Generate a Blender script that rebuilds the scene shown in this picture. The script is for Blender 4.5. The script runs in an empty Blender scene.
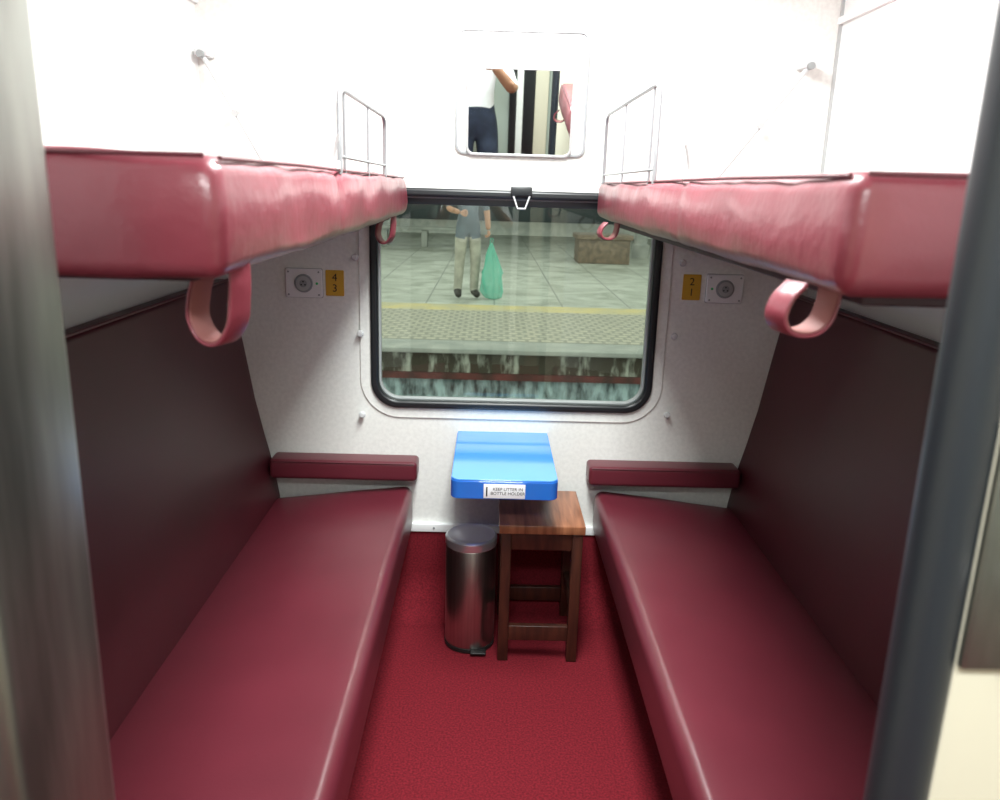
import bpy, bmesh, math, random
from mathutils import Vector, Matrix, noise
random.seed(3)
S = bpy.context.scene
COL = S.collection
try:
    S.view_settings.view_transform = 'Standard'
except Exception:
    pass

# ------------------------------------------------------------------ materials
def mat(name, col, rough=.5, metal=0, var=0, vscale=8, bump=0, bscale=200, coat=0, spec=.5, trans=0,
        emit=None, estr=0, col2=None, vdetail=4, sheen=0, alpha=1, stretch=None):
    m = bpy.data.materials.new(name); m.use_nodes = True
    nt = m.node_tree; b = nt.nodes['Principled BSDF']
    b.inputs['Base Color'].default_value = (*col, 1)
    b.inputs['Roughness'].default_value = rough
    b.inputs['Metallic'].default_value = metal
    b.inputs['Specular IOR Level'].default_value = spec
    b.inputs['Coat Weight'].default_value = coat
    b.inputs['Transmission Weight'].default_value = trans
    b.inputs['Sheen Weight'].default_value = sheen
    b.inputs['Alpha'].default_value = alpha
    if emit:
        b.inputs['Emission Color'].default_value = (*emit, 1)
        b.inputs['Emission Strength'].default_value = estr
    tc = nt.nodes.new('ShaderNodeTexCoord')
    src = tc.outputs['Object']
    if stretch:
        mp = nt.nodes.new('ShaderNodeMapping'); mp.inputs['Scale'].default_value = stretch
        nt.links.new(src, mp.inputs[0]); src = mp.outputs[0]
    if var or col2:
        n = nt.nodes.new('ShaderNodeTexNoise'); n.inputs['Scale'].default_value = vscale
        n.inputs['Detail'].default_value = vdetail
        nt.links.new(src, n.inputs['Vector'])
        r = nt.nodes.new('ShaderNodeValToRGB')
        c2 = col2 if col2 else tuple(c*(1-var) for c in col)
        r.color_ramp.elements[0].position = .35; r.color_ramp.elements[1].position = .65
        r.color_ramp.elements[0].color = (*c2, 1); r.color_ramp.elements[1].color = (*col, 1)
        nt.links.new(n.outputs['Fac'], r.inputs['Fac'])
        nt.links.new(r.outputs['Color'], b.inputs['Base Color'])
    if bump:
        n2 = nt.nodes.new('ShaderNodeTexNoise'); n2.inputs['Scale'].default_value = bscale
        n2.inputs['Detail'].default_value = 3
        nt.links.new(src, n2.inputs['Vector'])
        bp = nt.nodes.new('ShaderNodeBump'); bp.inputs['Strength'].default_value = bump
        bp.inputs['Distance'].default_value = .01
        nt.links.new(n2.outputs['Fac'], bp.inputs['Height'])
        nt.links.new(bp.outputs['Normal'], b.inputs['Normal'])
    return m

M = {}
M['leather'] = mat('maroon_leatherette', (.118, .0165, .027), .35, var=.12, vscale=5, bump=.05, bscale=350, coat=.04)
M['leather_back_shaded'] = mat('maroon_leatherette_back_shaded', (.075, .0115, .018), .42, var=.15, vscale=4, bump=.05, bscale=350, spec=.35)  # seat leatherette again, with the shade under the upper berths painted in darker
M['leather_up'] = mat('maroon_leatherette_lit', (.205, .036, .052), .34, var=.2, vscale=5, bump=.14, bscale=40, coat=.10)  # same leatherette, lamplight on the upper berths put into a lighter base colour
M['piping'] = mat('maroon_piping', (.09, .012, .02), .4)
M['strapback'] = mat('strap_backing', (.26, .10, .09), .6)
M['wall'] = mat('speckled_wall_laminate', (.85, .86, .82), .38, var=.08, vscale=80, vdetail=2)
M['white'] = mat('white_laminate', (.87, .89, .88), .4)
M['ceil'] = mat('ceiling_white', (.88, .90, .89), .5)
M['plastic_w'] = mat('white_plastic', (.86, .87, .86), .3)
M['rubber'] = mat('black_rubber', (.012, .014, .016), .35)
M['dark'] = mat('dark_gasket', (.018, .022, .028), .4)
M['under'] = mat('dark_maroon_underside', (.03, .008, .012), .6)
M['steel'] = mat('brushed_steel', (.50, .49, .46), .32, metal=1, var=.18, vscale=6, stretch=(20, 20, .4))
M['jamb'] = mat('satin_steel_jamb', (.33, .34, .31), .30, metal=.9, var=.5, vscale=4, stretch=(6, 6, .8))
M['rail'] = mat('steel_rail', (.30, .31, .32), .3, metal=.5)
M['stay'] = mat('pale_painted_stay', (.66, .68, .68), .4)
M['chrome'] = mat('chrome', (.75, .75, .76), .16, metal=1)
M['lid'] = mat('satin_lid', (.72, .74, .77), .30, metal=.75)
M['alu'] = mat('aluminium', (.50, .51, .51), .4, metal=.5)
M['mirror'] = mat('mirror_glass', (.82, .88, .86), .015, metal=1)
M['yellow'] = mat('yellow_enamel', (.66, .38, .03), .4)
M['black'] = mat('black_paint', (.01, .01, .01), .5)
M['grey'] = mat('grey_plastic', (.30, .32, .32), .4)
M['green'] = mat('green_led', (.02, .5, .15), .4)
M['cream'] = mat('cream_door_panel', (.66, .62, .50), .4)
M['corr'] = mat('grey_green_corridor_panel', (.40, .46, .42), .4)
M['skin'] = mat('skin', (.42, .22, .14), .5)
M['hair'] = mat('hair', (.012, .010, .009), .5)
M['eye'] = mat('eye_white', (.8, .8, .78), .3)
M['lip'] = mat('lips', (.35, .12, .10), .5)
M['navy'] = mat('navy_cloth', (.02, .03, .06), .8, var=.3, vscale=20)
M['shirtw'] = mat('white_cotton', (.82, .83, .86), .8, var=.1, vscale=12)
M['khaki'] = mat('grey_khaki_cloth', (.42, .40, .34), .85, var=.3, vscale=9)
M['slate'] = mat('slate_blue_shirt', (.10, .13, .16), .85, var=.3, vscale=9)
M['shoe'] = mat('dark_shoe', (.03, .025, .02), .5)
M['label'] = mat('label_white', (.85, .86, .88), .4)
M['carpet'] = mat('red_carpet', (.195, .014, .023), .95, col2=(.110, .009, .014), vscale=170, vdetail=3, spec=.12)

def wood():
    m = bpy.data.materials.new('walnut_wood'); m.use_nodes = True
    nt = m.node_tree; b = nt.nodes['Principled BSDF']; b.inputs['Roughness'].default_value = .30
    tc = nt.nodes.new('ShaderNodeTexCoord'); mp = nt.nodes.new('ShaderNodeMapping')
    mp.inputs['Scale'].default_value = (9, .8, .8)
    n = nt.nodes.new('ShaderNodeTexNoise'); n.inputs['Scale'].default_value = 7; n.inputs['Detail'].default_value = 6
    n.inputs['Distortion'].default_value = .3
    r = nt.nodes.new('ShaderNodeValToRGB')
    r.color_ramp.elements[0].position = .3; r.color_ramp.elements[0].color = (.17, .060, .028, 1)
    r.color_ramp.elements[1].position = .68; r.color_ramp.elements[1].color = (.38, .155, .075, 1)
    nt.links.new(tc.outputs['Object'], mp.inputs['Vector']); nt.links.new(mp.outputs[0], n.inputs['Vector'])
    nt.links.new(n.outputs['Fac'], r.inputs['Fac']); nt.links.new(r.outputs[0], b.inputs['Base Color'])
    return m
M['wood'] = wood()
M['wood_dark'] = mat('dark_walnut', (.070, .021, .012), .4, col2=(.035, .011, .007), vscale=20, stretch=(3, 3, .4))

def glass():
    m = bpy.data.materials.new('window_glass'); m.use_nodes = True
    nt = m.node_tree; nt.nodes.clear()
    o = nt.nodes.new('ShaderNodeOutputMaterial'); mx = nt.nodes.new('ShaderNodeMixShader')
    t = nt.nodes.new('ShaderNodeBsdfTransparent'); t.inputs[0].default_value = (.90, .96, .90, 1)
    g = nt.nodes.new('ShaderNodeBsdfGlossy'); g.inputs['Roughness'].default_value = .01
    f = nt.nodes.new('ShaderNodeFresnel'); f.inputs['IOR'].default_value = 1.5
    nt.links.new(f.outputs[0], mx.inputs[0]); nt.links.new(t.outputs[0], mx.inputs[1]); nt.links.new(g.outputs[0], mx.inputs[2])
    nt.links.new(mx.outputs[0], o.inputs[0]); return m
M['glass'] = glass()

def blue(name, c, tr, rough):
    """tinted acrylic: translucent body with a glossy coat"""
    m = bpy.data.materials.new(name); m.use_nodes = True
    nt = m.node_tree; b = nt.nodes['Principled BSDF']; o = nt.nodes['Material Output']
    tc = nt.nodes.new('ShaderNodeTexCoord')
    n = nt.nodes.new('ShaderNodeTexNoise'); n.inputs['Scale'].default_value = 4
    r = nt.nodes.new('ShaderNodeValToRGB')
    r.color_ramp.elements[0].color = (c[0]*.7, c[1]*.85, c[2]*.95, 1); r.color_ramp.elements[1].color = (*c, 1)
    nt.links.new(tc.outputs['Object'], n.inputs['Vector']); nt.links.new(n.outputs['Fac'], r.inputs['Fac'])
    nt.links.new(r.outputs[0], b.inputs['Base Color'])
    b.inputs['Roughness'].default_value = rough; b.inputs['Coat Weight'].default_value = 1.0
    b.inputs['Coat Roughness'].default_value = .02
    tl = nt.nodes.new('ShaderNodeBsdfTranslucent'); nt.links.new(r.outputs[0], tl.inputs[0])
    tp = nt.nodes.new('ShaderNodeBsdfTransparent'); tp.inputs[0].default_value = (c[0]*.9+.1, c[1]*.9+.1, 1, 1)
    m1 = nt.nodes.new('ShaderNodeMixShader'); m1.inputs[0].default_value = .4
    nt.links.new(tl.outputs[0], m1.inputs[1]); nt.links.new(tp.outputs[0], m1.inputs[2])
    m2 = nt.nodes.new('ShaderNodeMixShader'); m2.inputs[0].default_value = tr
    nt.links.new(b.outputs[0], m2.inputs[1]); nt.links.new(m1.outputs[0], m2.inputs[2])
    nt.links.new(m2.outputs[0], o.inputs[0])
    return m
M['blue'] = blue('blue_acrylic_top', (.13, .47, .95), .30, .12)
M['blue_edge'] = blue('blue_acrylic_edge', (.05, .30, .92), .45, .12)

def bagmat():
    m = bpy.data.materials.new('green_plastic_film'); m.use_nodes = True
    nt = m.node_tree; b = nt.nodes['Principled BSDF']
    b.inputs['Base Color'].default_value = (.14, .58, .44, 1); b.inputs['Roughness'].default_value = .3
    b.inputs['Alpha'].default_value = .5
    return m
M['bag'] = bagmat()

# ------------------------------------------------------------------ helpers
def finish(ob, parent=None, angle=35, smooth=True):
    me = ob.data
    if smooth:
        bm = bmesh.new(); bm.from_mesh(me)
        for f in bm.faces: f.smooth = True
        for e in bm.edges:
            if len(e.link_faces) == 2:
                e.smooth = e.calc_face_angle(0) < math.radians(angle)
        bm.to_mesh(me); bm.free()
    if parent: ob.parent = parent
    return ob

def newobj(name, me, m=None, parent=None, angle=35, smooth=True):
    ob = bpy.data.objects.new(name, me); COL.objects.link(ob)
    if m is not None and len(me.materials) == 0: me.materials.append(m)
    return finish(ob, parent, angle, smooth)

def empty(name):
    e = bpy.data.objects.new(name, None); COL.objects.link(e); e.empty_display_size = .1; return e

def box(name, x0, x1, y0, y1, z0, z1, m, bev=0.0, seg=3, parent=None):
    bm = bmesh.new(); bmesh.ops.create_cube(bm, size=1)
    for v in bm.verts:
        v.co = Vector(((x0+x1)/2+v.co.x*(x1-x0), (y0+y1)/2+v.co.y*(y1-y0), (z0+z1)/2+v.co.z*(z1-z0)))
    if bev: bmesh.ops.bevel(bm, geom=bm.edges[:], offset=bev, segments=seg, profile=.5, affect='EDGES')
    me = bpy.data.meshes.new(name); bm.to_mesh(me); bm.free()
    return newobj(name, me, m, parent)

def dense(name, x0, x1, y0, y1, z0, z1, r, step, m, deform=None, parent=None):
    """rounded, densely tessellated cushion-like block"""
    c = Vector(((x0+x1)/2, (y0+y1)/2, (z0+z1)/2)); h = Vector((abs(x1-x0)/2, abs(y1-y0)/2, abs(z1-z0)/2))
    def coords(hh):
        a = [-hh, -hh+.25*r, -hh+.5*r, -hh+.75*r, -hh+r]
        n = max(1, int((2*hh-2*r)/step))
        a += [-hh+r+(2*hh-2*r)*i/n for i in range(1, n)]
        return a+[hh-r, hh-.75*r, hh-.5*r, hh-.25*r, hh]
    cs = [coords(h[i]) for i in range(3)]
    bm = bmesh.new()
    for ax in range(3):
        u, w = (ax+1) % 3, (ax+2) % 3
        for sg in (-1, 1):
            g = []
            for a in cs[u]:
                row = []
                for b in cs[w]:
                    p = Vector((0, 0, 0)); p[ax] = sg*h[ax]; p[u] = a; p[w] = b
                    q = Vector([max(-h[i]+r, min(h[i]-r, p[i])) for i in range(3)])
                    d = p-q; d = d.normalized()*r if d.length > 1e-9 else d
                    row.append(bm.verts.new(q+d))
                g.append(row)
            for i in range(len(g)-1):
                for j in range(len(g[0])-1):
                    f = [g[i][j], g[i+1][j], g[i+1][j+1], g[i][j+1]]
                    if sg < 0: f.reverse()
                    bm.faces.new(f)
    bmesh.ops.remove_doubles(bm, verts=bm.verts, dist=1e-5)
    for v in bm.verts:
        n = Vector([v.co[i]/h[i] for i in range(3)])
        v.co = v.co+c
        if deform: v.co = deform(v.co.copy(), n)
    me = bpy.data.meshes.new(name); bm.to_mesh(me); bm.free()
    return newobj(name, me, m, parent, angle=60)

def cyl(name, p0, p1, r0, r1, m, parent=None, n=32, bev=0):
    p0, p1 = Vector(p0), Vector(p1); d = p1-p0
    bm = bmesh.new()
    bmesh.ops.create_cone(bm, cap_ends=True, segments=n, radius1=r0, radius2=r1, depth=d.length)
    if bev:
        es = [e for e in bm.edges if len(e.link_faces) == 2 and abs(e.calc_face_angle(0)) > .8]
        bmesh.ops.bevel(bm, geom=es, offset=bev, segments=2, affect='EDGES')
    mt = Matrix.Translation((p0+p1)/2) @ d.to_track_quat('Z', 'Y').to_matrix().to_4x4()
    bmesh.ops.transform(bm, matrix=mt, verts=bm.verts)
    me = bpy.data.meshes.new(name); bm.to_mesh(me); bm.free()
    return newobj(name, me, m, parent)

def lathe(name, prof, cx, cy, m, parent=None, n=48):
    bm = bmesh.new(); rings = []
    for r, z in prof:
        rings.append([bm.verts.new((cx+r*math.cos(2*math.pi*i/n), cy+r*math.sin(2*math.pi*i/n), z)) for i in range(n)])
    for a, b in zip(rings, rings[1:]):
        for i in range(n):
            bm.faces.new((a[i], a[(i+1) % n], b[(i+1) % n], b[i]))
    bm.faces.new(rings[0][::-1]); bm.faces.new(rings[-1])
    bmesh.ops.recalc_face_normals(bm, faces=bm.faces)
    me = bpy.data.meshes.new(name); bm.to_mesh(me); bm.free()
    return newobj(name, me, m, parent)

def tomesh(ob, name, m, parent, mtx=None, angle=35):
    dg = bpy.context.evaluated_depsgraph_get(); dg.update()
    me = bpy.data.meshes.new_from_object(ob.evaluated_get(dg)); me.name = name
    me.transform(mtx if mtx else ob.matrix_world)
    bpy.data.objects.remove(ob)
    me.materials.clear()
    return newobj(name, me, m, parent, angle)

def tube(name, pts, r, m, parent=None, cyclic=False, smooth=False):
    cu = bpy.data.curves.new(name, 'CURVE'); cu.dimensions = '3D'; cu.bevel_depth = r; cu.bevel_resolution = 3
    cu.use_fill_caps = True
    if smooth:
        sp = cu.splines.new('BEZIER'); sp.bezier_points.add(len(pts)-1)
        for b, p in zip(sp.bezier_points, pts):
            b.co = p; b.handle_left_type = b.handle_right_type = 'AUTO'
    else:
        sp = cu.splines.new('POLY'); sp.points.add(len(pts)-1)
        for b, p in zip(sp.points, pts): b.co = (*p, 1)
    sp.use_cyclic_u = cyclic
    ob = bpy.data.objects.new(name, cu); COL.objects.link(ob)
    return tomesh(ob, name, m, parent, Matrix.Identity(4), 60)

def rr(cx, cz, hw, hh, r, n=10):
    p = []
    for k, (sx, sz) in enumerate(((1, 1), (-1, 1), (-1, -1), (1, -1))):
        for i in range(n+1):
            a = math.pi/2*(k+i/n)
            p.append((cx+sx*(hw-r)+r*math.cos(a), cz+sz*(hh-r)+r*math.sin(a)))
    return p

def plate(name, loops, y, thick, m, bev=0, parent=None, mtx=None):
    """flat plate in the XZ plane (front face at y), with holes"""
    cu = bpy.data.curves.new(name, 'CURVE'); cu.dimensions = '2D'; cu.fill_mode = 'BOTH'
    cu.extrude = max(0, thick/2-bev); cu.bevel_depth = bev; cu.bevel_resolution = 2; cu.offset = -bev
    for lp in loops:
        sp = cu.splines.new('POLY'); sp.points.add(len(lp)-1); sp.use_cyclic_u = True
        for b, p in zip(sp.points, lp): b.co = (p[0], p[1], 0, 1)
    ob = bpy.data.objects.new(name, cu); COL.objects.link(ob)
    mt = Matrix.Translation((0, y+thick/2, 0)) @ Matrix.Rotation(math.pi/2, 4, 'X')
    if mtx is not None: mt = mtx @ mt
    return tomesh(ob, name, m, parent, mt)

def text(name, s, size, mtx, m, parent):
    cu = bpy.data.curves.new(name, 'FONT'); cu.body = s; cu.size = size; cu.extrude = .0003
    cu.align_x = 'CENTER'; cu.align_y = 'CENTER'
    ob = bpy.data.objects.new(name, cu); COL.objects.link(ob)
    return tomesh(ob, name, m, parent, mtx)
RX = Matrix.Rotation(math.pi/2, 4, 'X')

# ------------------------------------------------------------------ room shell
D = 2.6      # inner face of the window wall
WX = .955    # side partitions
box('floor', -WX-.06, WX+.06, -1.4, D+.08, -.06, 0, M['carpet'])
box('ceiling', -WX-.06, WX+.06, -1.4, D+.08, 2.22, 2.28, M['ceil'])
box('wall_left', -WX-.06, -WX, .62, D, 0, 2.22, M['white'])
box('wall_right', WX, WX+.06, .62, D, 0, 2.22, M['white'])
WZ0, WZ1, WHW, WCX = .725, 1.432, .463, .012
wcz, whh = (WZ0+WZ1)/2, (WZ1-WZ0)/2
plate('wall_window_side', [[(-WX-.06, 0), (WX+.06, 0), (WX+.06, 2.22), (-WX-.06, 2.22)],
      rr(WCX, wcz, WHW-.008, whh-.008, .085)], D, .08, M['wall'])
# corridor behind the door
box('wall_corridor', -1.4, 1.4, -1.46, -1.4, 0, 2.22, M['corr'])
box('wall_corridor_left', -1.1, -WX-.06, -1.4, .52, 0, 2.22, M['cream'])
box('wall_corridor_right', WX+.06, 1.1, -1.4, .52, 0, 2.22, M['cream'])
cdr = empty('door_2')
box('dark_glass', .045, .10, -1.395, -1.37, .3, 2.0, M['rubber'], .003, parent=cdr)
box('white_post', .10, .15, -1.395, -1.36, .001, 2.1, M['white'], .004, parent=cdr)
box('dark_glass_b', .15, .24, -1.395, -1.37, .3, 2.0, M['rubber'], .003, parent=cdr)
box('cream_post', .24, .34, -1.395, -1.36, .001, 2.1, M['cream'], .004, parent=cdr)
# cove trims
box('trim_1', WX-.012, WX, .64, D, 1.935, 1.955, M['white'])
box('trim_2', -WX, -WX+.012, .64, D, 1.935, 1.955, M['white'])
box('trim_3', WX-.008, WX, D-.008, D, 1.47, 2.22, M['alu'])
# carpet is dressed up the wall in a smooth cove
def cove():
    bm = bmesh.new(); pts = [(D-.012, .286)]; r = .14
    for i in range(13):
        a = math.pi/2*i/12; pts.append((D-.012-r+r*math.cos(a), r-r*math.sin(a)+.0008))
    prev = None
    for y, z in pts:
        cur = (bm.verts.new((-WX, y, z)), bm.verts.new((WX, y, z)))
        if prev: bm.faces.new((prev[0], prev[1], cur[1], cur[0]))
        prev = cur
    top = (bm.verts.new((-WX, D, .286)), bm.verts.new((WX, D, .286)))
    bm.verts.ensure_lookup_table()
    bm.faces.new((top[0], top[1], bm.verts[1], bm.verts[0]))
    me = bpy.data.meshes.new('c'); bm.to_mesh(me); bm.free()
    newobj('baseboard_carpet', me, M['carpet'], None, 70)
cove()
b = empty('baseboard_strip')
box('strip', -WX, WX, D-.018, D, .287, .316, M['white'], .002, parent=b)
for i in range(9):
    x = -.32+i*.08
    cyl('screw_%d' % i, (x, D-.0205, .302), (x, D-.018, .302), .004, .004, M['grey'], b, 10)

# ------------------------------------------------------------------ window
w = empty('window_1')
plate('surround', [rr(WCX, wcz, WHW+.035, whh+.035, .13), rr(WCX, wcz, WHW-.006, whh-.006, .088)], D-.005, .005, M['wall'], .002, w)
plate('rubber_frame', [rr(WCX, wcz, WHW, whh, .09), rr(WCX, wcz, WHW-.026, whh-.026, .068)], D-.017, .03, M['rubber'], .008, w)
plate('inner_bead', [rr(WCX, wcz, WHW-.024, whh-.024, .070), rr(WCX, wcz, WHW-.031, whh-.031, .062)], D+.006, .03, M['grey'], .002, w)
plate('glass', [rr(WCX, wcz, WHW-.02, whh-.02, .075)], D+.03, .004, M['glass'], 0, w)
box('blind_cassette', WCX-WHW+.04, WCX+WHW-.04, D+.016, D+.028, WZ1-.050, WZ1-.024, M['dark'], .003, parent=w)
l = empty('emergency_window_latch')
box('body', -.012, .054, D-.035, D-.017, 1.416, 1.444, M['rubber'], .004, parent=l)
tube('pull_ring', [(-.004, D-.028, 1.418), (.010, D-.034, 1.378), (.034, D-.034, 1.378), (.048, D-.028, 1.418)], .0035, M['alu'], l)

# ------------------------------------------------------------------ seats
prof = [(.30, .752), (.415, .765), (.52, .784), (.63, .812), (.75, .838), (.87, .856), (1.06, .884), (1.16, .896)]
def bx(z):
    if z <= prof[0][0]: return prof[0][1]
    for (a, xa), (b_, xb) in zip(prof, prof[1:]):
        if z <= b_:
            t = (z-a)/(b_-a); return xa+(xb-xa)*t
    return prof[-1][1]

Y0 = .70
for sg in (-1, 1):
    e = empty('lower_berth_seat')
    xa, xb = (.308 if sg < 0 else .298, .79)
    def df(p, n, sg=sg):
        u = (abs(p.x)-.308)/(.79-.308)
        p.z -= .058*max(0, u-.05)
        if n.z > 0: p.z += .012*math.sin(math.pi*min(1, max(0, u)))*(1-n.y**6)
        p.z += .0015*noise.noise(p*7)
        if p.y > D-.12 and u < .3:
            k = (p.y-(D-.12))/.12; p.x += sg*.012*k**3*(1-u/.3)
        return p
    x0, x1 = sorted((sg*xa, sg*xb))
    dense('seat_cushion', x0, x1, Y0, D-.019, .315, .461, .030, .03, M['leather'], df, e)
    x0, x1 = sorted((sg*.43, sg*.93))
    box('seat_base', x0, x1, Y0+.02, D-.16, 0.001, .33, M['leather'], .004, parent=e)
    def db(p, n, sg=sg):
        dx = bx(p.z)-.77
        p.x += sg*dx
        p.x -= sg*(.006*math.sin(math.pi*(n.z+1)/2) if n.x*sg < 0 else 0)
        return p
    x0, x1 = sorted((sg*.77, sg*.822))
    dense('backrest', x0, x1, Y0, D-.002, .36, 1.135, .016, .04, M['leather_back_shaded'], db, e)
    tube('backrest_piping', [(sg*(bx(1.12)+.006), Y0+.02, 1.134), (sg*(bx(1.12)+.006), D-.02, 1.134)], .004, M['piping'], e)
    x0, x1 = sorted((sg*(.292 if sg < 0 else .272), sg*.775))
    dense('armrest_pad', x0, x1, D-.095, D-.0015, .496, .562, .014, .02, M['leather'], None, e)
    tube('pad_piping', [(x0+.01, D-.094, .557), (x1-.01, D-.094, .557)], .0025, M['piping'], e)

# ------------------------------------------------------------------ upper berths
def upper(side):
    e = empty('upper_berth')
    if side < 0: xi, sg, yn, zb = -.335, -1, .815, 1.342
    else: xi, sg, yn, zb = .262, 1, .765, 1.348
    def du(p, n):
        s = noise.noise(Vector((p.x*5, p.y*5, p.z*12+side*5)))
        s2 = noise.noise(Vector((p.x*12+p.z*9, p.y*14+4, p.z*16)))
        k = .007*s+.0034*s2
        for ys in (1.46,):
            k -= .007*math.exp(-((p.y-ys)/.012)**2)
        if n.x*sg < -.6: p.x -= sg*(k+.005*(1-n.z**2))
        if n.z > .5: p.z += k*.6+.006*(1-min(1, abs(n.x))**4)
        if n.z < -.5: p.z += k*.8+.008*max(0, (p.y-1.2)/1.4)
        if n.y < -.9: p.y -= k+.010*(1-n.z**2)
        return p
    x0, x1 = sorted((xi, sg*.948))
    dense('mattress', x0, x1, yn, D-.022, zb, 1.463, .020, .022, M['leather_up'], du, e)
    bx0, bx1 = sorted((xi+sg*.05, sg*.948))
    box('berth_board', bx0, bx1, yn+.06, D-.022, 1.333, 1.356, M['under'], .003, parent=e)
    xs = xi+sg*.004
    tube('piping_top', [(xs, yn+.02, 1.460), (xs, 1.2, 1.462), (xs, 1.6, 1.461), (xs, D-.03, 1.460)], .0025, M['piping'], e)
    tube('piping_front', [(xs+sg*.01, yn+.003, 1.462), (sg*.93, yn+.003, 1.462)], .0025, M['piping'], e)
    # pull loops : broad folded strap
    for yy, s in ((.90 if side < 0 else .86, 1.0), (2.36, .85)):
        cxl = xi-sg*(-.034 if side < 0 else -.004)
        bot = 1.262 if side < 0 else 1.297
        hw = .028*s if side < 0 else .031*s
        topz = 1.352; hgt = (topz-bot)*s
        lp = [(-hw*.35, topz), (-hw*.95, topz-hgt*.40), (-hw*.95, topz-hgt*.80), (-hw*.1, topz-hgt), (hw*.65, topz-hgt*.82), (hw*.95, topz-hgt*.42), (hw*1.0, topz)]
        for off, mm, th in ((0, M['leather_up'], .0022), (.0032, M['strapback'], .0010)):
            c = bpy.data.curves.new('loop', 'CURVE'); c.dimensions = '3D'; c.extrude = .017*s-(.001 if off else 0); c.bevel_depth = th; c.bevel_resolution = 2
            sp = c.splines.new('BEZIER'); sp.bezier_points.add(len(lp)-1)
            cz = topz-hgt*.5
            for bb, p in zip(sp.bezier_points, lp):
                v = Vector((p[0], p[1]-cz)); v = v*(1-off/max(.01, v.length))
                bb.co = (v.x, v.y+cz, 0); bb.handle_left_type = bb.handle_right_type = 'AUTO'
            ob = bpy.data.objects.new('loop', c); COL.objects.link(ob)
            mt = Matrix.Translation((cxl, yy, 0)) @ Matrix.Rotation(math.radians(-18 if side < 0 else 14), 4, 'Z') @ RX
            tomesh(ob, 'pull_loop', mm, e, mt, 50)
    # guard rail near the window
    xr = xi+sg*.004
    za = 1.455
    if side > 0: ya, yb, zt = 1.74, 2.53, 1.655
    else: ya, yb, zt = 1.49, 2.11, 1.600
    pts = [(xr, ya, za), (xr, ya, zt-.03), (xr, ya+.01, zt-.008), (xr, ya+.04, zt), (xr, yb-.04, zt), (xr, yb-.01, zt-.008), (xr, yb, zt-.03), (xr, yb, za)]
    tube('guard_rail', pts, .005, M['rail'], e)
    for t_ in (.08, .55):
        y = ya+(yb-ya)*t_
        tube('rail_bar', [(xr, y, za), (xr, y, zt)], .003, M['rail'], e)
    tube('rail_low', [(xr, ya, za+.03), (xr, yb, za+.03)], .003, M['rail'], e)
    box('strap_clip', min(xi-.002*sg, xi+.05*sg), max(xi-.002*sg, xi+.05*sg), 1.448, 1.462, 1.462, 1.476, M['plastic_w'], .002, parent=e)
    tube('strap_hook', [(xi+.01*sg, 1.455, 1.47), (xi+.005*sg, 1.455, 1.50), (xi+.0*sg, 1.455, 1.52)], .003, M['alu'], e)
    if side > 0: p0, p1 = (.855, D-.05, 1.81), (.60, D-.05, 1.47)
    else: p0, p1 = (-.925, D-.05, 1.79), (-.745, D-.05, 1.47)
    tube('support_stay', [p0, p1], .007, M['stay'], e)
    box('stay_bracket', max(-.95, p0[0]-.02), p0[0]+.02, D-.06, D-.001, p0[2]-.005, p0[2]+.015, M['stay'], .003, parent=e)
    cyl('stay_pin', (p0[0], D-.075, p0[2]), (p0[0], D-.05, p0[2]), .010, .010, M['grey'], e, 16)
    m_ = [(a+b_)/2 for a, b_ in zip(p0, p1)]
    cyl('stay_hinge', (m_[0], D-.068, m_[2]), (m_[0], D-.04, m_[2]), .010, .010, M['alu'], e, 16)
upper(-1); upper(1)

# ------------------------------------------------------------------ table
t = empty('folding_side_table')
def trap(inset, z0, z1, name, m, bev):
    yb, yf = D-.0, 2.135
    xl, xr_ = -.165+inset, .138-inset
    pts = []
    r = .025
    pts += [(xl, yb), (xr_, yb)]
    for i in range(7):
        a = -math.pi/2*i/6; pts.append((xr_-r+r*math.cos(a), yf+inset+r+r*math.sin(a)))
    for i in range(7):
        a = -math.pi/2-math.pi/2*i/6; pts.append((xl+r+r*math.cos(a), yf+inset+r+r*math.sin(a)))
    bm = bmesh.new()
    vb = [bm.verts.new((x, y, z0)) for x, y in pts]; vt = [bm.verts.new((x, y, z1)) for x, y in pts]
    bm.faces.new(vb); bm.faces.new(vt[::-1]); n = len(pts)
    for i in range(n): bm.faces.new((vb[i], vt[i], vt[(i+1) % n], vb[(i+1) % n]))
    bmesh.ops.recalc_face_normals(bm, faces=bm.faces)
    es = [e for e in bm.edges if e.calc_face_angle(0) > 1.2 and abs(e.verts[0].co.z-e.verts[1].co.z) < 1e-6]
    bmesh.ops.bevel(bm, geom=es, offset=bev, segments=3, affect='EDGES')
    me = bpy.data.meshes.new(name); bm.to_mesh(me); bm.free()
    return newobj(name, me, m, t)
trap(0, .590, .643, 'edge_band', M['blue_edge'], .002)
trap(.002, .6435, .6475, 'table_top', M['blue'], .001)
box('label', -.072, .045, 2.1325, 2.1345, .594, .636, M['label'], .0005, parent=t)
text('label_text', 'KEEP LITTER IN\nBOTTLE HOLDER', .0125, Matrix.Translation((-.004, 2.1322, .615)) @ RX, M['black'], t)
box('label_icon', -.065, -.061, 2.1315, 2.1325, .600, .628, M['black'], .0005, parent=t)
box('wall_bracket', -.12, .10, D-.05, D, .56, .589, M['alu'], .003, parent=t)

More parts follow.
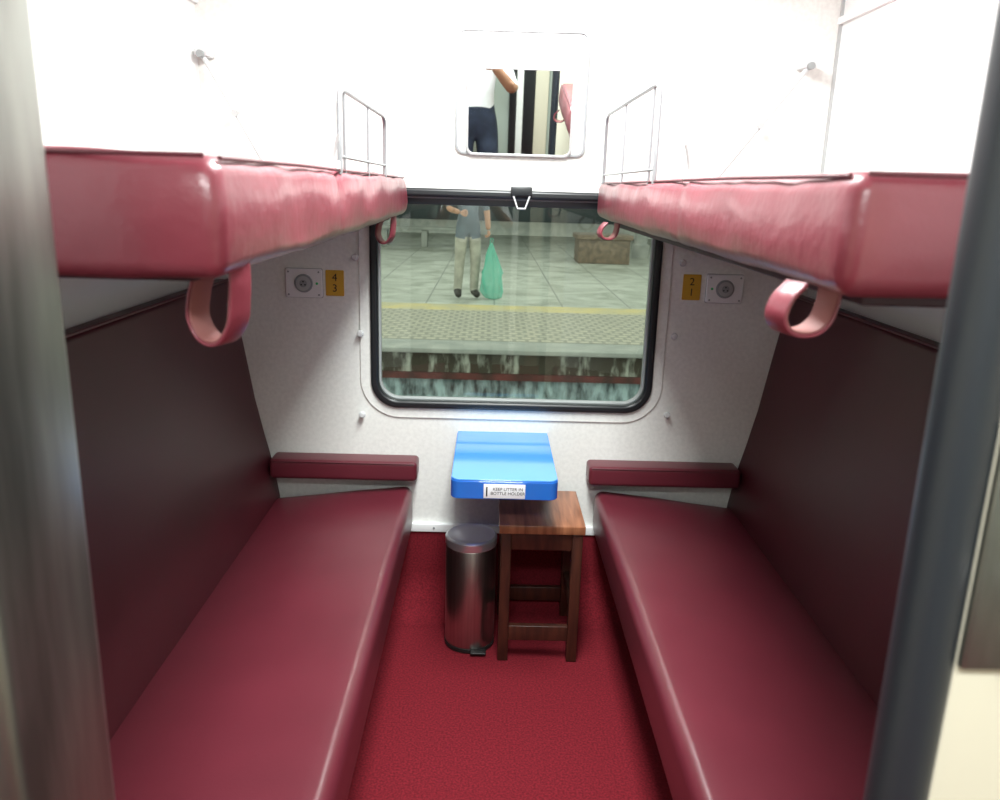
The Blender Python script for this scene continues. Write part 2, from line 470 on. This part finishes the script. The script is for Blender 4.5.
# ------------------------------------------------------------------ stool
s = empty('wooden_stool')
sx0, sx1, sy0, sy1, sh = -.022, .238, 2.25, 2.55, .462
box('seat', sx0, sx1, sy0, sy1, sh-.028, sh, M['wood'], .003, parent=s)
L = .032; i0 = .006
lx = [(sx0+i0, sx0+i0+L), (sx1-i0-L, sx1-i0)]; ly = [(sy0+i0, sy0+i0+L), (sy1-i0-L, sy1-i0)]
k = 1
for a in lx:
    for b_ in ly:
        box('leg_%d' % k, a[0], a[1], b_[0], b_[1], 0.001, sh-.028, M['wood_dark'], .003, parent=s); k += 1
for j, b_ in enumerate(ly):
    box('apron_%d' % j, lx[0][1], lx[1][0], b_[0]+.007, b_[1]-.007, sh-.085, sh-.028, M['wood_dark'], .002, parent=s)
    box('stretcher_%d' % j, lx[0][1], lx[1][0], b_[0]+.006, b_[1]-.006, .070, .120, M['wood_dark'], .002, parent=s)
for j, a in enumerate(lx):
    box('side_apron_%d' % j, a[0]+.007, a[1]-.007, ly[0][1], ly[1][0], sh-.085, sh-.028, M['wood_dark'], .002, parent=s)
    box('side_stretcher_%d' % j, a[0]+.006, a[1]-.006, ly[0][1], ly[1][0], .15, .185, M['wood_dark'], .002, parent=s)

# ------------------------------------------------------------------ pedal bin
bn = empty('pedal_bin')
bxx, byy, br = -.107, 2.37, .080
lathe('body', [(.001, .012), (br-.004, .012), (br-.001, .016), (br, .022), (br, .345), (br-.002, .349), (.001, .349)], bxx, byy, M['steel'], bn)
lathe('base_ring', [(.001, 0.001), (br-.002, 0.001), (br+.001, .004), (br+.001, .014), (.001, .014)], bxx, byy, M['black'], bn)
lathe('lid', [(.001, .350), (br+.001, .350), (br+.002, .353), (br+.002, .374), (br-.001, .378), (br-.005, .380), (br-.010, .378), (br*.6, .379), (.001, .380)], bxx, byy, M['lid'], bn)
box('pedal', bxx+.005, bxx+.055, byy-br-.02, byy-br+.01, .008, .016, M['black'], .003, parent=bn)
box('hinge', bxx-.02, bxx+.02, byy+br-.004, byy+br+.012, .31, .36, M['black'], .003, parent=bn)

# ------------------------------------------------------------------ wall fittings
def socket(x, z, flip):
    e = empty('power_socket')
    plate('back_rim', [rr(x, z, .060, .047, .006)], D-.003, .003, M['alu'], .001, e)
    plate('faceplate', [rr(x, z, .058, .045, .006)], D-.013, .010, M['plastic_w'], .002, e)
    cyl('round_socket', (x, D-.018, z), (x, D-.012, z), .028, .030, M['grey'], e)
    cyl('socket_well', (x, D-.0195, z), (x, D-.0175, z), .023, .023, M['alu'], e)
    cyl('socket_core', (x, D-.0205, z), (x, D-.019, z), .012, .012, M['grey'], e)
    for a, b_ in ((0, .006), (-.006, -.004), (.006, -.004)):
        cyl('pin_hole', (x+a, D-.0212, z+b_), (x+a, D-.0202, z+b_), .0025, .0025, M['black'], e, 12)
    for dx in (-.048, .048):
        for dz in (-.036, .036): cyl('screw', (x+dx, D-.0145, z+dz), (x+dx, D-.0125, z+dz), .003, .003, M['grey'], e, 10)
    cyl('indicator', (x-flip*.042, D-.0145, z), (x-flip*.042, D-.0125, z), .004, .004, M['green'], e, 12)
socket(-.660, 1.128, -1); socket(.683, 1.146, 1)
def numplate(x, z, s_):
    e = empty('berth_number_plate')
    plate('plate', [rr(x, z, .029, .041, .003)], D-.004, .004, M['yellow'], .001, e)
    text('digits', s_, .034, Matrix.Translation((x, D-.0045, z)) @ RX, M['black'], e)
numplate(-.563, 1.130, '4\n3'); numplate(.578, 1.148, '2\n1')
for (x, z) in ((-.495, 1.215), (-.482, .972), (-.480, .70), (.540, 1.225), (.532, .99), (.530, .725), (.86, 1.19)):
    e = empty('wall_hook_knob')
    cyl('stem', (x, D-.018, z), (x, D, z), .005, .005, M['stay'], e, 14)
    cyl('knob', (x, D-.026, z), (x, D-.016, z), .008, .012, M['stay'], e, 20, bev=.002)

# ------------------------------------------------------------------ mirror
m = empty('wall_mirror')
mx = .013
plate('back_panel', [rr(mx, 1.715, .195, .175, .025)], D-.006, .006, M['white'], .002, m)
plate('panel_rim', [rr(mx, 1.715, .199, .179, .028), rr(mx, 1.715, .191, .171, .022)], D-.012, .008, M['rail'], .001, m)
for z in (1.865, 1.85, 1.835):
    tube('towel_rod', [(mx-.18, D-.02, z), (mx+.18, D-.02, z)], .0025, M['alu'], m)
tilt = math.radians(7.8)
piv = Vector((0, D-.012, 1.540))
mt = Matrix.Translation(piv) @ Matrix.Rotation(tilt, 4, 'X') @ Matrix.Translation(-piv)
plate('mirror_glass', [rr(mx-.005, 1.660, .155, .120, .02)], D-.018, .004, M['mirror'], 0, m, mt)
plate('mirror_frame', [rr(mx-.005, 1.660, .161, .126, .024), rr(mx-.005, 1.660, .154, .119, .019)], D-.020, .008, M['alu'], .001, m, mt)
for x in (-.12, .12):
    tube('mirror_arm', [(mx+x, D-.006, 1.80), (mx+x, D-.05, 1.78)], .004, M['alu'], m)

# ------------------------------------------------------------------ door frame (near)
JY0, JY1 = .52, .62
box('wall_door_left', -WX-.06, -.44, JY0, JY1, 0, 2.22, M['white'])
box('wall_door_right', .36, WX+.06, JY0, JY1, 0, 2.22, M['white'])
box('wall_door_header', -.44, .36, JY0, JY1, 2.08, 2.22, M['white'])
dfm = empty('door_frame')
box('steel_jamb', -.52, -.396, JY0-.03, JY1+.01, 0.001, 2.08, M['jamb'], .014, 4, parent=dfm)
cyl('jamb_bead', (-.440, JY0-.035, 0.001), (-.440, JY0-.035, 2.08), .014, .014, M['jamb'], dfm)
box('steel_head', -.52, .36, JY0-.03, JY1+.01, 2.06, 2.10, M['jamb'], .008, parent=dfm)
dr = empty('door_1')
cyl('rubber_edge', (.257, .53, .001), (.257, .53, 2.05), .022, .022, M['dark'], dr)
box('leaf', .272, .62, .515, .545, .001, 2.05, M['cream'], .004, parent=dr)
box('lock_plate', .274, .40, .508, .516, 1.115, 1.30, M['jamb'], .003, parent=dr)
cyl('handle_rose', (.318, .50, 1.165), (.318, .508, 1.165), .020, .022, M['steel'], dr)
cyl('handle_stem', (.318, .47, 1.165), (.318, .50, 1.165), .009, .009, M['chrome'], dr)
tube('handle_lever', [(.318, .47, 1.165), (.35, .466, 1.165), (.43, .466, 1.16)], .009, M['chrome'], dr)
box('upper_strip', .286, .60, .509, .516, 1.30, 2.0, M['dark'], .002, parent=dr)

# ------------------------------------------------------------------ ceiling lamp and added corridor fill
def lamp(name, x, y, sx, sy, pw, z=2.222):
    e = empty(name)
    box('housing', x-sx/2-.02, x+sx/2+.02, y-sy/2-.02, y+sy/2+.02, z-.03, z, M['white'], .006, parent=e)
    dm = bpy.data.materials.new('diffuser'); dm.use_nodes = True
    pb = dm.node_tree.nodes['Principled BSDF']; pb.inputs['Emission Color'].default_value = (.97, 1, .99, 1)
    pb.inputs['Emission Strength'].default_value = 3
    box('diffuser', x-sx/2, x+sx/2, y-sy/2, y+sy/2, z-.04, z-.028, dm, .004, parent=e)
    ld = bpy.data.lights.new(name+'_tube', 'AREA'); ld.shape = 'RECTANGLE'; ld.size = sx; ld.size_y = sy
    ld.energy = pw; ld.color = (.95, 1, .985); ld.spread = math.radians(178)
    lo = bpy.data.objects.new('tube', ld); COL.objects.link(lo); lo.location = (x, y, z-.045); lo.parent = e
lamp('corridor_fill_light', 0, 1.55, .34, 1.1, 63)
lamp('corridor_fill_light', 0, -.35, 1.0, .3, 42)  # added unseen fill, stands in for flash on the near berth ends

# ------------------------------------------------------------------ people
def skin_mesh(V, E, R, sub=2):
    me = bpy.data.meshes.new('tmp'); me.from_pydata(V, E, [])
    ob = bpy.data.objects.new('tmp', me); COL.objects.link(ob)
    md = ob.modifiers.new('s', 'SKIN'); md.use_smooth_shade = True
    for i, r in enumerate(R):
        sv = me.skin_vertices[0].data[i]
        sv.radius = (r, r) if not isinstance(r, tuple) else r
        sv.use_root = (i == 0)
    sd = ob.modifiers.new('d', 'SUBSURF'); sd.levels = sub; sd.render_levels = sub
    dg = bpy.context.evaluated_depsgraph_get(); dg.update()
    out = bpy.data.meshes.new_from_object(ob.evaluated_get(dg))
    bpy.data.objects.remove(ob); return out

def segdist(p, a, b_):
    ab = b_-a; t_ = max(0, min(1, (p-a).dot(ab)/max(ab.length_squared, 1e-9)))
    return (p-(a+ab*t_)).length, t_

def person(name, J, loc, rotz, mats, headturn=0, sleeve_long=False, hem=.86, curl=.6, scale=1):
    V = [(0, 0, .95), (0, 0, 1.06), (0, 0, 1.24), (0, 0, 1.37), (0, 0, 1.455), (0, -.01, 1.53),
         (.16, 0, 1.385), J['le'], J['lw'], (-.16, 0, 1.385), J['re'], J['rw'],
         (.085, 0, .88), J['lk'], J['la'], J['lt'], (-.085, 0, .88), J['rk'], J['ra'], J['rt']]
    R = [.135, .13, .15, .12, .062, .052, .062, .046, .030, .062, .046, .030,
         .095, .072, .058, .042, .095, .072, .058, .042]
    E = [(0, 1), (1, 2), (2, 3), (3, 4), (4, 5), (3, 6), (6, 7), (7, 8), (3, 9), (9, 10), (10, 11),
         (0, 12), (12, 13), (13, 14), (14, 15), (0, 16), (16, 17), (17, 18), (18, 19)]
    me = skin_mesh(V, E, R)
    kind = {(4, 5): 0, (7, 8): 1 if sleeve_long else 0, (10, 11): 1 if sleeve_long else 0, (0, 12): 2, (12, 13): 2, (13, 14): 2, (14, 15): 3,
            (0, 16): 2, (16, 17): 2, (17, 18): 2, (18, 19): 3}
    for mm in mats: me.materials.append(mm)
    VV = [Vector(v) for v in V]
    for f in me.polygons:
        c = f.center; best = None
        for ed in E:
            d, t_ = segdist(c, VV[ed[0]], VV[ed[1]])
            rr_ = R[ed[0]]*(1-t_)+R[ed[1]]*t_
            q = d/rr_
            if best is None or q < best[0]: best = (q, ed)
        kk = kind.get(best[1], 1)
        if best[1] in ((3, 4), (4, 5)): kk = 0 if c.z > 1.46 else 1
        if best[1] in ((0, 1), (0, 12), (0, 16), (12, 13), (16, 17), (1, 2)):
            kk = 1 if c.z > hem else 2
        f.material_index = kk; f.use_smooth = True
    for v in me.vertices:
        if v.co.z > .8 and abs(v.co.x) < .24: v.co.y *= .80
    bm = bmesh.new(); bm.from_mesh(me)
    allm = list(mats)+[M['hair'], M['eye'], M['lip']]
    hc = Vector((0, -.02, 1.62))
    def addsphere(c, sc, mi, seg=20, cut=None, rot=None):
        r = bmesh.ops.create_uvsphere(bm, u_segments=seg, v_segments=seg//2+4, radius=1)
        vs = r['verts']
        for v in vs:
            q = Vector((v.co.x*sc[0], v.co.y*sc[1], v.co.z*sc[2]))
            if cut: q = cut(q)
            if rot: q = rot @ q
            v.co = c+q
        fs = {f for v in vs for f in v.link_faces}
        for f in fs: f.material_index = mi; f.smooth = True
    def headshape(q):
        if q.z < 0: q.x *= 1+q.z*2.6; q.y = q.y*(1+q.z*1.2)
        if q.z < -.03 and q.y < 0: q.y -= .006
        return q
    HT = Matrix.Rotation(headturn, 3, 'Z')
    def H(x, y, z): return hc+HT @ Vector((x, y, z))
    addsphere(hc, (.076, .096, .118), 0, 28, headshape, HT)
    def hairshape(q):
        if q.y < -.03: q.z = max(q.z, .055)
        elif q.z < -.03: q.z = -.03+(q.z+.03)*.35
        return q
    addsphere(H(0, .010, .018), (.083, .098, .112), 4, 24, hairshape, HT)
    addsphere(H(0, -.098, -.018), (.012, .018, .022), 0, 10, None, HT)
    for sx in (-1, 1):
        addsphere(H(sx*.030, -.086, .008), (.012, .008, .007), 5, 10, None, HT)
        addsphere(H(sx*.030, -.093, .008), (.005, .003, .005), 4, 8, None, HT)
        addsphere(H(sx*.031, -.088, .028), (.017, .008, .004), 4, 8, None, HT)
        addsphere(H(sx*.077, .004, -.008), (.010, .018, .030), 0, 10, None, HT)
    addsphere(H(0, -.090, -.055), (.022, .008, .007), 6, 10, None, HT)
    me2 = bpy.data.meshes.new(name)
    bm.to_mesh(me2); bm.free()
    for mm in allm: me2.materials.append(mm)
    parts = [me2]
    for w_, e_, side in ((J['lw'], J['le'], 1), (J['rw'], J['re'], -1)):
        w0 = Vector(w_); d = (w0-Vector(e_)).normalized()
        pn = Vector((-side, 0, 0))
        pn = (pn-d*pn.dot(d)).normalized(); s_ = d.cross(pn)
        if s_.dot(Vector((0, -1, 0))) < 0: s_ = -s_
        def P(a, b_, c): return tuple(w0+d*a+s_*b_+pn*c)
        V2 = [P(.0, 0, 0), P(.035, .0, .0), P(.07, .0, .002), P(.075, .022, .003), P(.072, -.022, .003)]
        parts.append(skin_mesh(V2, [(0, 1), (1, 2), (1, 3), (1, 4)], [.024, .022, .016, .014, .014]))
        for b_, ln in ((.027, .068), (.009, .078), (-.009, .072), (-.026, .056)):
            V3 = [P(.065, b_, 0)]; ang = 0; a_, c_ = .065, 0
            for fr in (.1, .42, .30, .26):
                a_ += math.cos(ang)*ln*fr; c_ += math.sin(ang)*ln*fr
                V3.append(P(a_, b_*1.08, c_)); ang += curl
            parts.append(skin_mesh(V3, [(i, i+1) for i in range(4)], [.009, .0092, .0085, .008, .0065]))
        V4 = [P(.022, .014, .004), P(.045, .036, .012), P(.068, .044, .022), P(.088, .042, .030)]
        parts.append(skin_mesh(V4, [(0, 1), (1, 2), (2, 3)], [.011, .0105, .0095, .0075]))
    bm = bmesh.new()
    for q in parts: bm.from_mesh(q)
    fin = bpy.data.meshes.new(name); bm.to_mesh(fin); bm.free()
    for mm in allm: fin.materials.append(mm)
    for p in fin.polygons: p.use_smooth = True
    # hand faces come last and carry material 0 = skin
    ob = bpy.data.objects.new(name, fin); COL.objects.link(ob)
    ob.location = loc; ob.rotation_euler = (0, 0, rotz); ob.scale = (scale,)*3
    return ob

person('man_in_white_shirt', dict(le=(.25, -.06, 1.16), lw=(.17, -.22, 1.36), re=(-.26, -.06, 1.16), rw=(-.10, -.26, 1.34),
       lk=(.10, -.01, .49), la=(.11, .01, .09), lt=(.12, -.14, .045), rk=(-.10, -.01, .49), ra=(-.11, .01, .09), rt=(-.12, -.14, .045)),
       (-.20, -.85, 0), math.pi-.1, [M['skin'], M['shirtw'], M['navy'], M['shoe']], hem=1.06, curl=.75)

# ------------------------------------------------------------------ outside: platform
PZ = -.06
def platform_floor():
    m_ = bpy.data.materials.new('platform_paving'); m_.use_nodes = True
    nt = m_.node_tree; b_ = nt.nodes['Principled BSDF']; b_.inputs['Roughness'].default_value = .45
    tc = nt.nodes.new('ShaderNodeTexCoord')
    n = nt.nodes.new('ShaderNodeTexNoise'); n.inputs['Scale'].default_value = 1.6; n.inputs['Detail'].default_value = 9
    n.inputs['Distortion'].default_value = 1.2
    r = nt.nodes.new('ShaderNodeValToRGB')
    r.color_ramp.elements[0].position = .35; r.color_ramp.elements[0].color = (.29, .30, .25, 1)
    r.color_ramp.elements[1].position = .66; r.color_ramp.elements[1].color = (.52, .53, .47, 1)
    br = nt.nodes.new('ShaderNodeTexBrick'); br.inputs['Scale'].default_value = 1; br.offset = 0
    br.inputs['Brick Width'].default_value = .9; br.inputs['Row Height'].default_value = .9; br.inputs['Mortar Size'].default_value = .012
    br.inputs['Mortar'].default_value = (.22, .22, .20, 1)
    nt.links.new(tc.outputs['Object'], n.inputs['Vector']); nt.links.new(tc.outputs['Object'], br.inputs['Vector'])
    nt.links.new(n.outputs['Fac'], r.inputs['Fac'])
    nt.links.new(r.outputs[0], br.inputs['Color1']); nt.links.new(r.outputs[0], br.inputs['Color2'])
    nt.links.new(br.outputs['Color'], b_.inputs['Base Color']); return m_
def tactile():
    m_ = bpy.data.materials.new('tactile_tiles'); m_.use_nodes = True
    nt = m_.node_tree; b_ = nt.nodes['Principled BSDF']; b_.inputs['Roughness'].default_value = .8
    tc = nt.nodes.new('ShaderNodeTexCoord')
    br = nt.nodes.new('ShaderNodeTexBrick'); br.inputs['Scale'].default_value = 1; br.offset = .5
    br.inputs['Brick Width'].default_value = .13; br.inputs['Row Height'].default_value = .13; br.inputs['Mortar Size'].default_value = .02
    br.inputs['Color1'].default_value = (.42, .39, .31, 1); br.inputs['Color2'].default_value = (.36, .34, .28, 1)
    br.inputs['Mortar'].default_value = (.24, .23, .19, 1)
    nt.links.new(tc.outputs['Object'], br.inputs['Vector']); nt.links.new(br.outputs['Color'], b_.inputs['Base Color']); return m_
def drips():
    m_ = bpy.data.materials.new('stained_platform_face'); m_.use_nodes = True
    nt = m_.node_tree; b_ = nt.nodes['Principled BSDF']; b_.inputs['Roughness'].default_value = .9
    tc = nt.nodes.new('ShaderNodeTexCoord'); mp = nt.nodes.new('ShaderNodeMapping'); mp.inputs['Scale'].default_value = (9, 1, 2.5)
    n = nt.nodes.new('ShaderNodeTexNoise'); n.inputs['Scale'].default_value = 1.5; n.inputs['Detail'].default_value = 8
    r = nt.nodes.new('ShaderNodeValToRGB')
    r.color_ramp.elements[0].position = .50; r.color_ramp.elements[0].color = (.045, .038, .025, 1)
    r.color_ramp.elements[1].position = .66; r.color_ramp.elements[1].color = (.36, .37, .32, 1)
    nt.links.new(tc.outputs['Object'], mp.inputs[0]); nt.links.new(mp.outputs[0], n.inputs['Vector'])
    nt.links.new(n.outputs['Fac'], r.inputs['Fac']); nt.links.new(r.outputs[0], b_.inputs['Base Color']); return m_
M['drips'] = drips()
M['yel_line'] = mat('faded_yellow_paint', (.54, .44, .20), .8, col2=(.42, .38, .25), vscale=3)
M['redband'] = mat('oxide_red_concrete', (.12, .035, .03), .9, col2=(.05, .025, .02), vscale=6)
M['granite'] = mat('brown_granite', (.22, .16, .11), .5, col2=(.11, .08, .055), vscale=12)
M['ballast'] = mat('ballast', (.14, .13, .11), .95, col2=(.06, .055, .045), vscale=9, bump=1, bscale=14)
M['dk_train'] = mat('dark_train_side', (.03, .045, .05), .4)
M['lowwall'] = mat('lower_stained_wall', (.36, .47, .49), .9, col2=(.03, .05, .05), vscale=14, vdetail=8, stretch=(1, 1, .35))
M['concrete'] = mat('concrete', (.34, .34, .31), .8, col2=(.25, .26, .24), vscale=4)
pf = empty('station_platform')
box('paving', -16, 18, 10.62, 27, PZ-.3, PZ, platform_floor(), parent=pf)
box('yellow_line', -16, 18, 10.10, 10.62, PZ-.3, PZ, M['yel_line'], parent=pf)
box('edge_tiles', -16, 18, 8.05, 10.10, PZ-.3, PZ, tactile(), parent=pf)
box('coping', -16, 18, 7.60, 8.05, PZ-.05, PZ, M['concrete'], .01, parent=pf)
box('upper_face', -16, 18, 7.68, 8.05, PZ-.25, PZ-.05, M['drips'], parent=pf)
box('red_band', -16, 18, 7.64, 8.05, PZ-.31, PZ-.25, M['redband'], parent=pf)
box('lower_face', -16, 18, 7.70, 8.05, -1.25, PZ-.31, M['lowwall'], parent=pf)
box('ground_track_bed', -16, 18, 2.75, 7.69, -1.32, -1.25, M['ballast'])
tr = empty('railway_track')
for y in (4.6, 6.2):
    box('rail', -16, 18, y-.035, y+.035, -1.13, -1.0, M['alu'], .01, parent=tr)
for i in range(40):
    x = -12+i*.62; box('sleeper_%d' % i, x, x+.25, 4.1, 6.7, -1.25, -1.13, M['concrete'], parent=tr)
pl = empty('granite_planter')
box('box', 1.78, 2.86, 17.2, 18.1, PZ+.001, PZ+.58, M['granite'], .02, parent=pl)
box('cap', 1.73, 2.91, 17.15, 18.15, PZ+.50, PZ+.60, M['granite'], .02, parent=pl)
bc = empty('platform_bench')
box('slab', -3.0, -.6, 20.5, 21.0, PZ+.42, PZ+.50, M['concrete'], .02, parent=bc)
for x in (-2.8, -1.8, -.85): box('support', x, x+.15, 20.55, 20.95, PZ+.001, PZ+.42, M['concrete'], .01, parent=bc)
ft = empty('parked_train')
box('body', -16, 18, 27.6, 30, -.2, 2.6, M['dk_train'], .05, parent=ft)
box('skirt', -16, 18, 27.5, 27.6, -.1, .35, M['concrete'], parent=ft)
for i in range(14):
    x = -12+i*2.0
    box('coach_window', x, x+1.2, 27.56, 27.6, 1.0, 1.8, M['lowwall'], .01, parent=ft)
for i, x in enumerate((-3.6, 3.4, 9)):
    e = empty('platform_column')
    lathe('shaft', [(.2, PZ+.001), (.2, PZ+.3), (.15, PZ+.35), (.15, 5.2)], x, 19, M['concrete'], e, 24)
box('platform_canopy', -16, 18, 17.5, 30, 5.2, 5.35, M['concrete'])

px, py = -.38, 11.25
person('man_on_platform', dict(le=(.25, .02, 1.12), lw=(.25, -.08, .88), re=(-.27, -.02, 1.14), rw=(-.17, -.24, 1.10),
       lk=(.10, -.03, .49), la=(.09, .0, .09), lt=(.12, -.13, .045), rk=(-.10, .02, .49), ra=(-.12, .03, .09), rt=(-.14, -.11, .045)),
       (px, py, PZ), .3, [M['skin'], M['slate'], M['khaki'], M['shoe']], hem=.78, curl=.9, scale=1.06)
def bag(cx, cy, z0, z1):
    bm = bmesh.new(); rings = []
    prof_ = [(.05, 0), (.12, .02), (.15, .10), (.145, .22), (.13, .34), (.12, .44), (.085, .54), (.05, .62), (.02, .70)]
    n = 40
    for r, h in prof_:
        ring = []
        for i in range(n):
            a = 2*math.pi*i/n
            q = .9+.55*noise.noise(Vector((math.cos(a)*2.5, math.sin(a)*2.5, h*7)))
            ring.append(bm.verts.new((cx+.03*(1-h/.7)+r*q*math.cos(a), cy+r*q*.7*math.sin(a), z0+(z1-z0)*h/.70)))
        rings.append(ring)
    for a, b_ in zip(rings, rings[1:]):
        for i in range(n): bm.faces.new((a[i], a[(i+1) % n], b_[(i+1) % n], b_[i]))
    bm.faces.new(rings[0][::-1])
    bmesh.ops.recalc_face_normals(bm, faces=bm.faces)
    me = bpy.data.meshes.new('bag'); bm.to_mesh(me); bm.free()
    e = empty('plastic_carrier_bag')
    newobj('sack', me, M['bag'], e, 80)
    tube('handle', [(cx, cy, z1-.02), (cx-.02, cy, z1+.04), (cx, cy, z1+.07), (cx+.02, cy, z1+.04), (cx, cy, z1-.02)], .006, M['bag'], e, smooth=True)
ca, sa = math.cos(.3), math.sin(.3)
hx, hy = .27*1.06, -.16*1.06
bag(px+ca*hx-sa*hy, py+sa*hx+ca*hy, PZ+.005, PZ+.76)

# ------------------------------------------------------------------ world
wd = bpy.data.worlds.new('overcast_sky'); S.world = wd; wd.use_nodes = True
bg = wd.node_tree.nodes['Background']; bg.inputs[0].default_value = (.95, .98, .94, 1); bg.inputs[1].default_value = 1.65

# ------------------------------------------------------------------ camera
cd = bpy.data.cameras.new('camera'); cam = bpy.data.objects.new('camera', cd); COL.objects.link(cam)
cd.sensor_width = 36; cd.lens = 29.16; cd.clip_start = .02; cd.clip_end = 200
R_ = Matrix.Rotation(math.radians(-.98), 4, 'Z') @ Matrix.Rotation(math.radians(90-14.7), 4, 'X') @ Matrix.Rotation(math.radians(1.7), 4, 'Z')
cam.matrix_world = Matrix.Translation((-.07, 0, 1.44)) @ R_
cd.dof.use_dof = True; cd.dof.focus_distance = 2.5; cd.dof.aperture_fstop = 6.0
S.camera = cam
